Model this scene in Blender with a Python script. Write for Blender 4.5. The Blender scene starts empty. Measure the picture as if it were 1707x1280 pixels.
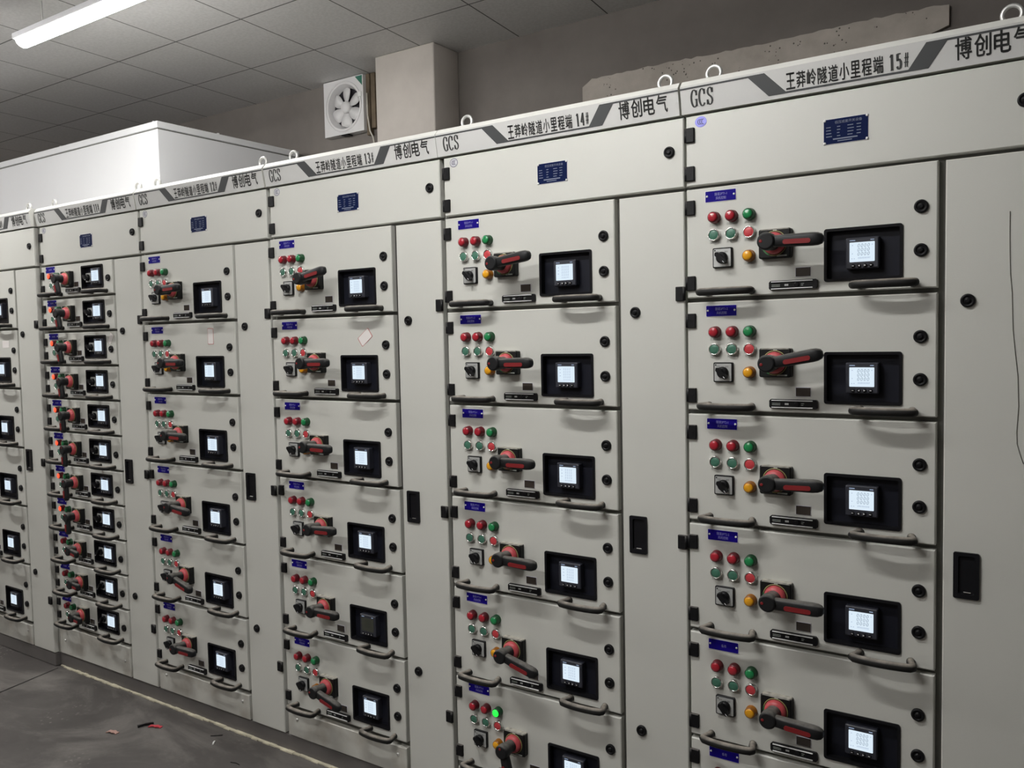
import bpy, bmesh, math, random
from mathutils import Vector, Matrix

random.seed(7)
SC = bpy.context.scene
COL = SC.collection
PI = math.pi

# ------------------------------------------------------------------ camera, world, exposure
cam_d = bpy.data.cameras.new('camera')
cam = bpy.data.objects.new('camera', cam_d)
COL.objects.link(cam)
cam_d.sensor_width = 36.0
cam_d.lens = 36.0 * 1417.14 / 1707.0
cam_d.clip_start = 0.05
cam_d.clip_end = 60
YAW, PITCH, ROLL = -0.5953, -0.0557, -0.0202
def cam_axes(y, p, r):
    f = Vector((math.sin(y) * math.cos(p), math.cos(y) * math.cos(p), math.sin(p)))
    ri = Vector((math.cos(y), -math.sin(y), 0))
    u = ri.cross(f)
    return (ri * math.cos(r) + u * math.sin(r), u * math.cos(r) - ri * math.sin(r), f)
_r, _u, _f = cam_axes(YAW, PITCH, ROLL)
_m = Matrix((_r, _u, -_f)).transposed().to_4x4()
_m.translation = Vector((0.8583, -2.0843, 1.5341))
cam.matrix_world = _m
SC.camera = cam
world = bpy.data.worlds.new('world')
SC.world = world
world.use_nodes = True
world.node_tree.nodes['Background'].inputs[0].default_value = (0.9, 0.95, 1.0, 1)
world.node_tree.nodes['Background'].inputs[1].default_value = 0.02
SC.view_settings.view_transform = 'Standard'
SC.view_settings.look = 'None'
SC.view_settings.exposure = 0.0
SC.view_settings.gamma = 1.0
SC.view_settings.use_curve_mapping = False
POWER = (56.0, 108.0, 114.0)  # emission strength of the LED battens
CEIL = 3.097
# the LED battens: (centre x, centre y); the first is the one in the photograph
TUBES = [(-2.60, -0.03, 2.955, 0), (-0.50, -1.15, 2.90, 1), (-3.9, -1.15, 2.90, 2), (-6.5, -1.15, 2.90, 2), (-1.0, -2.65, 2.90, 1)]   # x, y, height of the lamp's top, strength; last two: unseen fill lamps, added for brightness

# ------------------------------------------------------------------ materials
def mat(name, color, rough=0.5, metal=0.0, spec=0.5, emit=None, estr=0.0, var=0.0, vscale=3.0, bump=0.0, bscale=200.0, coat=0.0):
    m = bpy.data.materials.new(name)
    m.use_nodes = True
    nt = m.node_tree
    b = nt.nodes['Principled BSDF']
    c = (*color, 1)
    b.inputs['Base Color'].default_value = c
    b.inputs['Roughness'].default_value = rough
    b.inputs['Metallic'].default_value = metal
    b.inputs['Specular IOR Level'].default_value = spec
    if coat: b.inputs['Coat Weight'].default_value = coat
    if emit:
        b.inputs['Emission Color'].default_value = (*emit, 1)
        b.inputs['Emission Strength'].default_value = estr
    if var or bump:
        tc = nt.nodes.new('ShaderNodeTexCoord')
    if var:
        n = nt.nodes.new('ShaderNodeTexNoise')
        n.inputs['Scale'].default_value = vscale
        n.inputs['Detail'].default_value = 6
        nt.links.new(tc.outputs['Object'], n.inputs['Vector'])
        r = nt.nodes.new('ShaderNodeValToRGB')
        r.color_ramp.elements[0].position = 0.3
        r.color_ramp.elements[1].position = 0.7
        r.color_ramp.elements[0].color = (*[x * (1 - var) for x in color], 1)
        r.color_ramp.elements[1].color = (*[min(1, x * (1 + var)) for x in color], 1)
        nt.links.new(n.outputs['Fac'], r.inputs['Fac'])
        nt.links.new(r.outputs['Color'], b.inputs['Base Color'])
    if bump:
        n2 = nt.nodes.new('ShaderNodeTexNoise')
        n2.inputs['Scale'].default_value = bscale
        n2.inputs['Detail'].default_value = 3
        nt.links.new(tc.outputs['Object'], n2.inputs['Vector'])
        bp = nt.nodes.new('ShaderNodeBump')
        bp.inputs['Strength'].default_value = bump
        bp.inputs['Distance'].default_value = 0.002
        nt.links.new(n2.outputs['Fac'], bp.inputs['Height'])
        nt.links.new(bp.outputs['Normal'], b.inputs['Normal'])
    return m

def dusty(name, color, dust, rough=0.5, amount=1.0):
    """dark plastic with dust lying on the faces that look up"""
    m = mat(name, color, rough)
    nt = m.node_tree
    b = nt.nodes['Principled BSDF']
    b.inputs['Specular IOR Level'].default_value = 0.25
    g = nt.nodes.new('ShaderNodeNewGeometry')
    s = nt.nodes.new('ShaderNodeSeparateXYZ')
    nt.links.new(g.outputs['Normal'], s.inputs[0])
    tc = nt.nodes.new('ShaderNodeTexCoord')
    n = nt.nodes.new('ShaderNodeTexNoise')
    n.inputs['Scale'].default_value = 60
    n.inputs['Detail'].default_value = 4
    nt.links.new(tc.outputs['Object'], n.inputs['Vector'])
    mr = nt.nodes.new('ShaderNodeMapRange')
    mr.inputs['From Min'].default_value = 0.42
    mr.inputs['From Max'].default_value = 0.95
    nt.links.new(s.outputs['Z'], mr.inputs['Value'])
    mu = nt.nodes.new('ShaderNodeMath'); mu.operation = 'MULTIPLY'
    mr2 = nt.nodes.new('ShaderNodeMapRange')
    mr2.inputs['From Min'].default_value = 0.3
    mr2.inputs['From Max'].default_value = 0.6
    mr2.inputs['To Min'].default_value = 0.45 * amount
    mr2.inputs['To Max'].default_value = amount
    nt.links.new(n.outputs['Fac'], mr2.inputs['Value'])
    nt.links.new(mr.outputs[0], mu.inputs[0])
    nt.links.new(mr2.outputs[0], mu.inputs[1])
    mx = nt.nodes.new('ShaderNodeMix'); mx.data_type = 'RGBA'
    nt.links.new(mu.outputs[0], mx.inputs['Factor'])
    mx.inputs['A'].default_value = (*color, 1)
    mx.inputs['B'].default_value = (*dust, 1)
    nt.links.new(mx.outputs['Result'], b.inputs['Base Color'])
    return m

M = {}
M['paint'] = mat('grey_cabinet_paint', (0.605, 0.605, 0.562), 0.42, var=0.018, vscale=2.2, bump=0.10, bscale=420)
M['sign'] = mat('sign_face', (0.60, 0.60, 0.585), 0.45, var=0.02, vscale=5)
M['litband'] = mat('sign_lit_band', (0.68, 0.68, 0.64), 0.4)  # lighter tone paints in the lamplight falling on the tilted band
M['frame'] = mat('gap_shade_frame', (0.16, 0.16, 0.145), 0.6)  # dark tone stands in for the shade inside the deep door gaps
M['whitebox'] = mat('white_enclosure_paint', (0.78, 0.785, 0.80), 0.5, var=0.015, vscale=2)
M['ink'] = mat('black_ink', (0.035, 0.036, 0.035), 0.6)
M['stripe'] = mat('grey_stripe', (0.055, 0.058, 0.06), 0.55)
M['greyink'] = mat('grey_caption_ink', (0.33, 0.36, 0.33), 0.6)
M['black'] = mat('black_plastic', (0.007, 0.007, 0.008), 0.42, spec=0.22)
M['blackgloss'] = mat('glossy_black_plastic', (0.010, 0.010, 0.012), 0.25, spec=0.22)
M['navy'] = mat('dark_meter_panel', (0.011, 0.012, 0.019), 0.42, spec=0.22)
M['meter'] = mat('meter_housing', (0.030, 0.032, 0.044), 0.5)
M['hinge'] = dusty('hinge_black', (0.006, 0.006, 0.007), (0.22, 0.20, 0.18), 0.5, 0.5)
M['handle'] = dusty('handle_plastic', (0.013, 0.013, 0.0125), (0.36, 0.325, 0.28), 0.55, 0.95)
M['lever'] = dusty('lever_plastic', (0.013, 0.0135, 0.0145), (0.22, 0.21, 0.19), 0.45, 0.7)
M['swplate'] = dusty('switch_plate', (0.008, 0.0085, 0.0085), (0.48, 0.46, 0.40), 0.5, 1.0)
M['grip'] = mat('red_grip', (0.22, 0.018, 0.020), 0.45, spec=0.3)
M['redring'] = mat('red_ring', (0.52, 0.075, 0.085), 0.4)
M['greenring'] = mat('green_ring_mark', (0.03, 0.14, 0.04), 0.5)
M['goldring'] = mat('yellow_ring', (0.28, 0.24, 0.09), 0.5)
M['chrome'] = mat('chrome', (0.82, 0.82, 0.80), 0.22, 1.0)
M['steel'] = mat('bright_steel', (0.75, 0.75, 0.73), 0.35, 0.9)
M['rail'] = mat('bright_rail', (0.85, 0.85, 0.84), 0.35)
M['galv'] = mat('galvanised_steel', (0.68, 0.68, 0.66), 0.38, 0.6)
M['silver'] = mat('silver_plate', (0.52, 0.53, 0.52), 0.4, 0.35)
M['lred'] = mat('red_lens', (0.40, 0.016, 0.03), 0.22, coat=0.5)
M['lgreen'] = mat('green_lens', (0.014, 0.24, 0.075), 0.22, coat=0.5)
M['lyellow'] = mat('amber_lens', (0.78, 0.36, 0.012), 0.25, coat=0.4)
M['lrim_red'] = mat('dark_red_rim', (0.12, 0.008, 0.014), 0.3)
M['lrim_green'] = mat('dark_green_rim', (0.006, 0.06, 0.02), 0.3)
M['lrim_yellow'] = mat('dark_amber_rim', (0.28, 0.10, 0.006), 0.3)
M['lred_on'] = mat('lit_red_lens', (0.8, 0.06, 0.03), 0.3, emit=(1.0, 0.075, 0.025), estr=1.5)
M['lgreen_on'] = mat('lit_green_lens', (0.02, 0.7, 0.05), 0.3, emit=(0.02, 1.0, 0.06), estr=1.25)
M['bgreen'] = mat('green_button', (0.055, 0.17, 0.115), 0.4)
M['bred'] = mat('red_button', (0.56, 0.05, 0.06), 0.4)
M['blue'] = mat('blue_name_plate', (0.010, 0.004, 0.20), 0.5, spec=0.08)
M['bluewhite'] = mat('plate_lettering', (0.26, 0.25, 0.58), 0.5)
M['navyplate'] = mat('dark_blue_rating_plate', (0.005, 0.011, 0.055), 0.5, spec=0.05)
M['navytext'] = mat('rating_plate_lettering', (0.17, 0.20, 0.28), 0.5)
M['plateedge'] = mat('plate_edge', (0.62, 0.60, 0.70), 0.4)
M['white'] = mat('white_plastic', (0.80, 0.80, 0.79), 0.35)
M['fanwhite'] = mat('fan_white_plastic', (0.72, 0.71, 0.71), 0.3)
M['fandark'] = mat('fan_dark_opening', (0.012, 0.010, 0.016), 0.7)
M['fangreen'] = mat('green_sticker', (0.03, 0.16, 0.11), 0.4)
M['screen'] = mat('lit_lcd', (0.03, 0.035, 0.04), 0.5, spec=0.1, emit=(0.76, 0.89, 1.0), estr=0.93)
M['screenoff'] = mat('unlit_lcd', (0.055, 0.058, 0.045), 0.3)
M['lcdink'] = mat('lcd_segments', (0.02, 0.02, 0.03), 0.5, spec=0.1, emit=(0.13, 0.19, 0.28), estr=0.9)
M['lcdfaint'] = mat('lcd_faint_segments', (0.02, 0.02, 0.03), 0.5, spec=0.1, emit=(0.36, 0.46, 0.64), estr=0.9)
M['offink'] = mat('unlit_segments', (0.04, 0.043, 0.035), 0.4)
M['keywhite'] = mat('key_marks', (0.7, 0.7, 0.72), 0.4)
M['glassbrown'] = mat('brown_window', (0.045, 0.036, 0.03), 0.18)
M['cccblue'] = mat('blue_certification_sticker', (0.30, 0.30, 0.85), 0.4)
M['cccwhite'] = mat('white_certification_sticker', (0.60, 0.60, 0.62), 0.4)
M['cccink'] = mat('certification_ink', (0.05, 0.05, 0.12), 0.5)
M['paper'] = mat('paper', (0.78, 0.74, 0.72), 0.7, var=0.02, vscale=30)
M['pink'] = mat('pink_border', (0.55, 0.24, 0.22), 0.7)
M['tagedge'] = mat('cream_tag_edge', (0.42, 0.39, 0.30), 0.7)
M['cream'] = mat('cream_worn_paint', (0.58, 0.54, 0.41), 0.6, var=0.3, vscale=14)
M['plinth'] = mat('plinth_steel', (0.13, 0.12, 0.115), 0.5, var=0.12, vscale=6)
M['tube'] = mat('led_tube', (0.9, 0.9, 0.9), 0.4, emit=(1.0, 0.99, 0.97), estr=POWER[0])
M['tube1'] = mat('bright_led_tube', (0.9, 0.9, 0.9), 0.4, emit=(1.0, 0.99, 0.97), estr=POWER[1])
M['tube2'] = mat('far_led_tube', (0.9, 0.9, 0.9), 0.4, emit=(1.0, 0.99, 0.97), estr=POWER[2])
M['batten'] = mat('lamp_body', (0.85, 0.85, 0.88), 0.4)
M['wood'] = mat('old_wood', (0.12, 0.088, 0.055), 0.7, var=0.25, vscale=20)
M['cable'] = mat('white_cable', (0.6, 0.57, 0.5), 0.5)
M['thread'] = mat('dark_thread', (0.10, 0.095, 0.08), 0.7)
M['redscrap'] = mat('red_plastic_scrap', (0.55, 0.05, 0.07), 0.4)
M['brownscrap'] = mat('pinkish_scrap', (0.42, 0.26, 0.22), 0.7)

def concrete(name, c1, c2, scale, bump, pits=0.0, rough=0.85, blotch=None):
    m = bpy.data.materials.new(name); m.use_nodes = True
    nt = m.node_tree; b = nt.nodes['Principled BSDF']
    b.inputs['Roughness'].default_value = rough
    tc = nt.nodes.new('ShaderNodeTexCoord')
    n = nt.nodes.new('ShaderNodeTexNoise'); n.inputs['Scale'].default_value = scale; n.inputs['Detail'].default_value = 9; n.inputs['Roughness'].default_value = 0.62
    nt.links.new(tc.outputs['Object'], n.inputs['Vector'])
    r = nt.nodes.new('ShaderNodeValToRGB')
    r.color_ramp.elements[0].position = 0.32; r.color_ramp.elements[1].position = 0.68
    r.color_ramp.elements[0].color = (*c1, 1); r.color_ramp.elements[1].color = (*c2, 1)
    nt.links.new(n.outputs['Fac'], r.inputs['Fac'])
    last = r.outputs['Color']
    hgt = n.outputs['Fac']
    if pits:
        v = nt.nodes.new('ShaderNodeTexVoronoi'); v.inputs['Scale'].default_value = 55
        nt.links.new(tc.outputs['Object'], v.inputs['Vector'])
        g = nt.nodes.new('ShaderNodeMath'); g.operation = 'GREATER_THAN'; g.inputs[1].default_value = 0.20
        nt.links.new(v.outputs['Distance'], g.inputs[0])
        n3 = nt.nodes.new('ShaderNodeTexNoise'); n3.inputs['Scale'].default_value = 9
        nt.links.new(tc.outputs['Object'], n3.inputs['Vector'])
        g3 = nt.nodes.new('ShaderNodeMath'); g3.operation = 'LESS_THAN'; g3.inputs[1].default_value = 0.52
        nt.links.new(n3.outputs['Fac'], g3.inputs[0])
        mxm = nt.nodes.new('ShaderNodeMath'); mxm.operation = 'MAXIMUM'
        nt.links.new(g.outputs[0], mxm.inputs[0]); nt.links.new(g3.outputs[0], mxm.inputs[1])
        mx = nt.nodes.new('ShaderNodeMix'); mx.data_type = 'RGBA'
        nt.links.new(mxm.outputs[0], mx.inputs['Factor'])
        mx.inputs['A'].default_value = (*[x * 0.3 for x in c1], 1)
        nt.links.new(last, mx.inputs['B'])
        last = mx.outputs['Result']
        hgt = mxm.outputs[0]
    if blotch:
        n4 = nt.nodes.new('ShaderNodeTexNoise'); n4.inputs['Scale'].default_value = blotch[1]; n4.inputs['Detail'].default_value = 10; n4.inputs['Roughness'].default_value = 0.7
        n4.inputs['Distortion'].default_value = 1.6
        mp = nt.nodes.new('ShaderNodeMapping'); mp.inputs['Scale'].default_value = (0.6, 1.6, 1); mp.inputs['Rotation'].default_value = (0, 0, 0.6)
        nt.links.new(tc.outputs['Object'], mp.inputs[0]); nt.links.new(mp.outputs[0], n4.inputs['Vector'])
        r4 = nt.nodes.new('ShaderNodeValToRGB')
        r4.color_ramp.elements[0].position = 0.48; r4.color_ramp.elements[1].position = 0.68
        r4.color_ramp.elements[0].color = (0, 0, 0, 1); r4.color_ramp.elements[1].color = (1, 1, 1, 1)
        nt.links.new(n4.outputs['Fac'], r4.inputs['Fac'])
        mx4 = nt.nodes.new('ShaderNodeMix'); mx4.data_type = 'RGBA'
        nt.links.new(r4.outputs['Color'], mx4.inputs['Factor'])
        nt.links.new(last, mx4.inputs['A'])
        mx4.inputs['B'].default_value = (*blotch[0], 1)
        last = mx4.outputs['Result']
        rr = nt.nodes.new('ShaderNodeMapRange'); rr.inputs['To Min'].default_value = rough - 0.18; rr.inputs['To Max'].default_value = min(1, rough + 0.12)
        nt.links.new(n4.outputs['Fac'], rr.inputs['Value']); nt.links.new(rr.outputs[0], b.inputs['Roughness'])
    nt.links.new(last, b.inputs['Base Color'])
    bp = nt.nodes.new('ShaderNodeBump'); bp.inputs['Strength'].default_value = bump; bp.inputs['Distance'].default_value = 0.01
    nt.links.new(hgt, bp.inputs['Height']); nt.links.new(bp.outputs['Normal'], b.inputs['Normal'])
    return m
M['wall'] = concrete('grey_plaster_wall', (0.155, 0.138, 0.124), (0.208, 0.188, 0.170), 2.2, 0.12)
M['column'] = concrete('pale_column_plaster', (0.49, 0.452, 0.414), (0.58, 0.536, 0.492), 3.0, 0.12)
M['rough'] = concrete('pitted_concrete', (0.36, 0.325, 0.285), (0.48, 0.435, 0.385), 7.0, 0.5, pits=1.0)
def flecks(m):
    nt = m.node_tree; b = nt.nodes['Principled BSDF']
    src = b.inputs['Base Color'].links[0].from_socket
    tc = nt.nodes.new('ShaderNodeTexCoord')
    v = nt.nodes.new('ShaderNodeTexVoronoi'); v.inputs['Scale'].default_value = 48; v.inputs['Randomness'].default_value = 1.0
    nt.links.new(tc.outputs['Object'], v.inputs['Vector'])
    l = nt.nodes.new('ShaderNodeMath'); l.operation = 'LESS_THAN'; l.inputs[1].default_value = 0.24
    nt.links.new(v.outputs['Distance'], l.inputs[0])
    n = nt.nodes.new('ShaderNodeTexNoise'); n.inputs['Scale'].default_value = 2.6; n.inputs['Detail'].default_value = 3
    nt.links.new(tc.outputs['Object'], n.inputs['Vector'])
    g = nt.nodes.new('ShaderNodeMapRange'); g.inputs['From Min'].default_value = 0.54; g.inputs['From Max'].default_value = 0.66; g.inputs['To Max'].default_value = 0.8
    nt.links.new(n.outputs['Fac'], g.inputs['Value'])
    p = nt.nodes.new('ShaderNodeMath'); p.operation = 'MULTIPLY'
    nt.links.new(l.outputs[0], p.inputs[0]); nt.links.new(g.outputs[0], p.inputs[1])
    mx = nt.nodes.new('ShaderNodeMix'); mx.data_type = 'RGBA'
    nt.links.new(p.outputs[0], mx.inputs['Factor']); nt.links.new(src, mx.inputs['A'])
    mx.inputs['B'].default_value = (0.24, 0.225, 0.205, 1)
    nt.links.new(mx.outputs['Result'], b.inputs['Base Color'])
    return m
M['floor'] = concrete('worn_dark_concrete', (0.062, 0.056, 0.053), (0.098, 0.090, 0.084), 3.0, 0.10, rough=0.55, blotch=((0.17, 0.158, 0.145), 1.6))

flecks(M['floor'])

def ceiling_mat():
    """lay-in tiles 0.519 m, dark joints, tiny perforations"""
    m = bpy.data.materials.new('ceiling_tiles'); m.use_nodes = True
    nt = m.node_tree; b = nt.nodes['Principled BSDF']; b.inputs['Roughness'].default_value = 0.5
    tc = nt.nodes.new('ShaderNodeTexCoord'); sp = nt.nodes.new('ShaderNodeSeparateXYZ')
    nt.links.new(tc.outputs['Object'], sp.inputs[0])
    def mth(op, a, c=None):
        n = nt.nodes.new('ShaderNodeMath'); n.operation = op
        for i, v in enumerate((a, c)):
            if v is None: continue
            if isinstance(v, (int, float)): n.inputs[i].default_value = v
            else: nt.links.new(v, n.inputs[i])
        return n.outputs[0]
    T = 0.5194
    xs = mth('ADD', sp.outputs['X'], mth('MULTIPLY', mth('SUBTRACT', sp.outputs['Y'], 0.683), 0.095))
    def joint(v, off, w):
        q = mth('DIVIDE', mth('SUBTRACT', v, off), T)
        fr = mth('ABSOLUTE', mth('SUBTRACT', q, mth('ROUND', q)))
        return mth('LESS_THAN', fr, w / T)
    j = mth('MAXIMUM', joint(xs, -2.565, 0.0035), joint(sp.outputs['Y'], 0.690, 0.0035))
    v = nt.nodes.new('ShaderNodeTexNoise'); v.inputs['Scale'].default_value = 70; v.inputs['Detail'].default_value = 2
    nt.links.new(tc.outputs['Object'], v.inputs['Vector'])
    r = nt.nodes.new('ShaderNodeValToRGB')
    r.color_ramp.elements[0].position = 0.35; r.color_ramp.elements[1].position = 0.65
    r.color_ramp.elements[0].color = (0.57, 0.56, 0.55, 1); r.color_ramp.elements[1].color = (0.64, 0.63, 0.62, 1)
    nt.links.new(v.outputs['Fac'], r.inputs['Fac'])
    mx = nt.nodes.new('ShaderNodeMix'); mx.data_type = 'RGBA'
    nt.links.new(j, mx.inputs['Factor']); nt.links.new(r.outputs['Color'], mx.inputs['A'])
    mx.inputs['B'].default_value = (0.05, 0.048, 0.046, 1)
    nt.links.new(mx.outputs['Result'], b.inputs['Base Color'])
    return m
M['ceiling'] = ceiling_mat()

def dirty_paint():
    m = mat('soiled_cabinet_paint', (0.605, 0.605, 0.562), 0.42)
    nt = m.node_tree; b = nt.nodes['Principled BSDF']
    tc = nt.nodes.new('ShaderNodeTexCoord'); n = nt.nodes.new('ShaderNodeTexNoise')
    n.inputs['Scale'].default_value = 7; n.inputs['Detail'].default_value = 5
    nt.links.new(tc.outputs['Object'], n.inputs['Vector'])
    r = nt.nodes.new('ShaderNodeValToRGB')
    r.color_ramp.elements[0].position = 0.36; r.color_ramp.elements[1].position = 0.56
    r.color_ramp.elements[0].color = (0.43, 0.405, 0.355, 1); r.color_ramp.elements[1].color = (0.59, 0.585, 0.54, 1)
    nt.links.new(n.outputs['Fac'], r.inputs['Fac']); nt.links.new(r.outputs['Color'], b.inputs['Base Color'])
    return m
M['dirty'] = dirty_paint()

# ------------------------------------------------------------------ mesh helpers
class MB:
    """collects shapes; .mesh(name) makes ONE mesh"""
    def __init__(s): s.v = []; s.f = []; s.mi = []; s.sm = []; s.mats = []
    def slot(s, m):
        if m not in s.mats: s.mats.append(m)
        return s.mats.index(m)
    def add(s, vs, fs, m, smooth=False):
        b = len(s.v); k = s.slot(m)
        s.v += [tuple(p) for p in vs]
        for f in fs:
            s.f.append(tuple(b + i for i in f)); s.mi.append(k); s.sm.append(smooth)
        return s
    def box(s, x0, x1, y0, y1, z0, z1, m):
        vs = [(x, y, z) for x in (x0, x1) for y in (y0, y1) for z in (z0, z1)]
        fs = [(0, 1, 3, 2), (4, 6, 7, 5), (0, 4, 5, 1), (2, 3, 7, 6), (0, 2, 6, 4), (1, 5, 7, 3)]
        return s.add(vs, fs, m)
    def bbox(s, x0, x1, y0, y1, z0, z1, m, b=0.002, seg=1):
        bm = bmesh.new()
        vs = [bm.verts.new((x, y, z)) for x in (x0, x1) for y in (y0, y1) for z in (z0, z1)]
        for f in [(0, 1, 3, 2), (4, 6, 7, 5), (0, 4, 5, 1), (2, 3, 7, 6), (0, 2, 6, 4), (1, 5, 7, 3)]:
            bm.faces.new([vs[i] for i in f])
        bmesh.ops.bevel(bm, geom=list(bm.edges), offset=b, segments=seg, profile=0.5, affect='EDGES')
        s.frombm(bm, m, seg > 1)
        return s
    def frombm(s, bm, m, smooth=False, mtx=None):
        bm.verts.index_update()
        s.add([(mtx @ v.co if mtx else v.co)[:] for v in bm.verts], [[v.index for v in f.verts] for f in bm.faces], m, smooth)
        bm.free()
        return s
    def prism(s, pts, y0, y1, m, smooth=False):
        """outline in x,z (any order) pushed from y0 (front) to y1"""
        n = len(pts)
        a = sum(pts[i][0] * pts[(i + 1) % n][1] - pts[(i + 1) % n][0] * pts[i][1] for i in range(n))
        if a < 0: pts = pts[::-1]
        vs = [(x, y0, z) for x, z in pts] + [(x, y1, z) for x, z in pts]
        s.add(vs, [tuple(range(n)), tuple(range(2 * n - 1, n - 1, -1))], m)
        s.add(vs, [(i, i + n, (i + 1) % n + n, (i + 1) % n) for i in range(n)], m, smooth)
        return s
    def rbox(s, x0, x1, z0, z1, y0, y1, r, m, ch=0.0):
        """box with corners rounded in x,z; ch chamfers its front edge"""
        pts = rounded(x0, x1, z0, z1, r)
        if ch:
            cx, cz = (x0 + x1) / 2, (z0 + z1) / 2
            fx = 1 - 2 * ch / (x1 - x0); fz = 1 - 2 * ch / (z1 - z0)
            n = len(pts)
            L = [[(cx + (x - cx) * fx, y0, cz + (z - cz) * fz) for x, z in pts], [(x, y0 + ch, z) for x, z in pts], [(x, y1, z) for x, z in pts]]
            vs = sum(L, [])
            fs = [tuple(range(n)), tuple(range(3 * n - 1, 2 * n - 1, -1))]
            for k in (0, 1): fs += [(k * n + i, k * n + n + i, k * n + n + (i + 1) % n, k * n + (i + 1) % n) for i in range(n)]
            return s.add(vs, fs, m)
        return s.prism(pts, y0, y1, m)
    def lathe(s, prof, m, cx=0, cz=0, n=24, smooth=True, closed=True):
        """prof: (radius, y) from back to front, turned about the y axis"""
        vs = []; fs = []
        for r, y in prof:
            for k in range(n):
                a = 2 * PI * k / n
                vs.append((cx + r * math.cos(a), y, cz + r * math.sin(a)))
        for i in range(len(prof) - 1):
            for k in range(n):
                k2 = (k + 1) % n
                fs.append((i * n + k, i * n + k2, (i + 1) * n + k2, (i + 1) * n + k))
        s.add(vs, fs, m, smooth)
        if closed:
            b = (len(prof) - 1) * n
            s.add([vs[b + k] for k in range(n)], [tuple(range(n))], m)
        return s
    def tube(s, path, r, m, n=8, flat=1.0, caps=True):
        P = [Vector(p) for p in path]
        rings = []
        up0 = Vector((0, 0, 1))
        for i, p in enumerate(P):
            t = (P[min(i + 1, len(P) - 1)] - P[max(i - 1, 0)]).normalized()
            up = up0 if abs(t.dot(up0)) < 0.95 else Vector((0, 1, 0))
            a = t.cross(up).normalized(); b = a.cross(t).normalized()
            rr = r[i] if isinstance(r, (list, tuple)) else r
            rings.append([p + a * rr * math.cos(2 * PI * k / n) + b * rr * flat * math.sin(2 * PI * k / n) for k in range(n)])
        vs = [v[:] for ring in rings for v in ring]
        fs = [(i * n + k, i * n + (k + 1) % n, (i + 1) * n + (k + 1) % n, (i + 1) * n + k) for i in range(len(P) - 1) for k in range(n)]
        if caps: fs += [tuple(range(n - 1, -1, -1)), tuple(range((len(P) - 1) * n, len(P) * n))]
        return s.add(vs, fs, m, True)
    def text(s, string, x, z, h, m, y, wscale=1.0, bold=0.0, align='L', width=None, shear=0.0, spacing=1.0, heavy=0.0):
        """flat lettering lying at depth y; h is the height of a character cell"""
        vs, fs, w = glyphs(string, bold, shear, spacing)
        k = h; kx = h * wscale
        if width is not None: kx = width / max(w, 1e-6)
        ox = x if align == 'L' else x - w * kx / 2
        for dx, dz in ([(0, 0)] if not heavy else [(-heavy, 0), (heavy, 0), (0, heavy * 0.7), (0, -heavy * 0.7)]):
            s.add([(ox + (a + dx) * kx, y, z + (c + dz) * k) for a, c in vs], fs, m)
        return s
    def strip(s, pts, thick, thin, y, m, ox=0, oz=0, sx=1, sz=1):
        """brush stroke, thick where it runs upright and thin where it runs level"""
        P = [Vector((ox + a * sx, oz + b * sz)) for a, b in pts]
        L = []; R = []
        for i, p in enumerate(P):
            t = (P[min(i + 1, len(P) - 1)] - P[max(i - 1, 0)]).normalized()
            w = (thin + (thick - thin) * abs(t.y) ** 1.5) / 2
            nrm = Vector((-t.y, t.x))
            L.append(p + nrm * w); R.append(p - nrm * w)
        n = len(P)
        return s.add([(q.x, y, q.y) for q in L + R], [(i, n + i, n + i + 1, i + 1) for i in range(n - 1)], m)
    def mesh(s, name):
        me = bpy.data.meshes.new(name)
        me.from_pydata(s.v, [], s.f)
        for m in s.mats: me.materials.append(m)
        me.polygons.foreach_set('material_index', s.mi)
        me.polygons.foreach_set('use_smooth', s.sm)
        bm = bmesh.new(); bm.from_mesh(me)
        flat = [f for f in bm.faces]
        if any(s.sm) or True:
            solid = [f for f in flat if all(len(e.link_faces) == 2 for e in f.edges)]
            if solid: bmesh.ops.recalc_face_normals(bm, faces=solid)
        bm.to_mesh(me); bm.free()
        me.update()
        return me

def rounded(x0, x1, z0, z1, r, n=4):
    pts = []
    for cx, cz, a0 in ((x1 - r, z1 - r, 0), (x0 + r, z1 - r, 90), (x0 + r, z0 + r, 180), (x1 - r, z0 + r, 270)):
        for k in range(n + 1):
            a = math.radians(a0 + 90 * k / n)
            pts.append((cx + r * math.cos(a), cz + r * math.sin(a)))
    return pts

_GC = {}
def glyphs(string, bold=0.0, shear=0.0, spacing=1.0):
    key = (string, bold, shear, spacing)
    if key in _GC: return _GC[key]
    cu = bpy.data.curves.new('txt', 'FONT')
    cu.body = string; cu.size = 1.0; cu.offset = bold; cu.shear = shear; cu.space_character = spacing
    cu.resolution_u = 2
    cu.fill_mode = 'FRONT'
    o = bpy.data.objects.new('txt', cu); COL.objects.link(o)
    dg = bpy.context.evaluated_depsgraph_get(); dg.update()
    me = bpy.data.meshes.new_from_object(o.evaluated_get(dg))
    vs = [(v.co.x, v.co.y) for v in me.vertices]
    fs = []
    for p in me.polygons:
        f = list(p.vertices)
        a = sum(vs[f[i]][0] * vs[f[(i + 1) % len(f)]][1] - vs[f[(i + 1) % len(f)]][0] * vs[f[i]][1] for i in range(len(f)))
        fs.append(tuple(f if a > 0 else f[::-1]))
    bpy.data.objects.remove(o); bpy.data.curves.remove(cu); bpy.data.meshes.remove(me)
    if vs:
        x0 = min(v[0] for v in vs); z0 = min(v[1] for v in vs); x1 = max(v[0] for v in vs); z1 = max(v[1] for v in vs)
        hh = max(z1 - z0, 1e-6)
        vs = [((a - x0) / hh, (b - z0) / hh) for a, b in vs]
        w = (x1 - x0) / hh
    else: w = 0
    _GC[key] = (vs, fs, w)
    return _GC[key]

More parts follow.
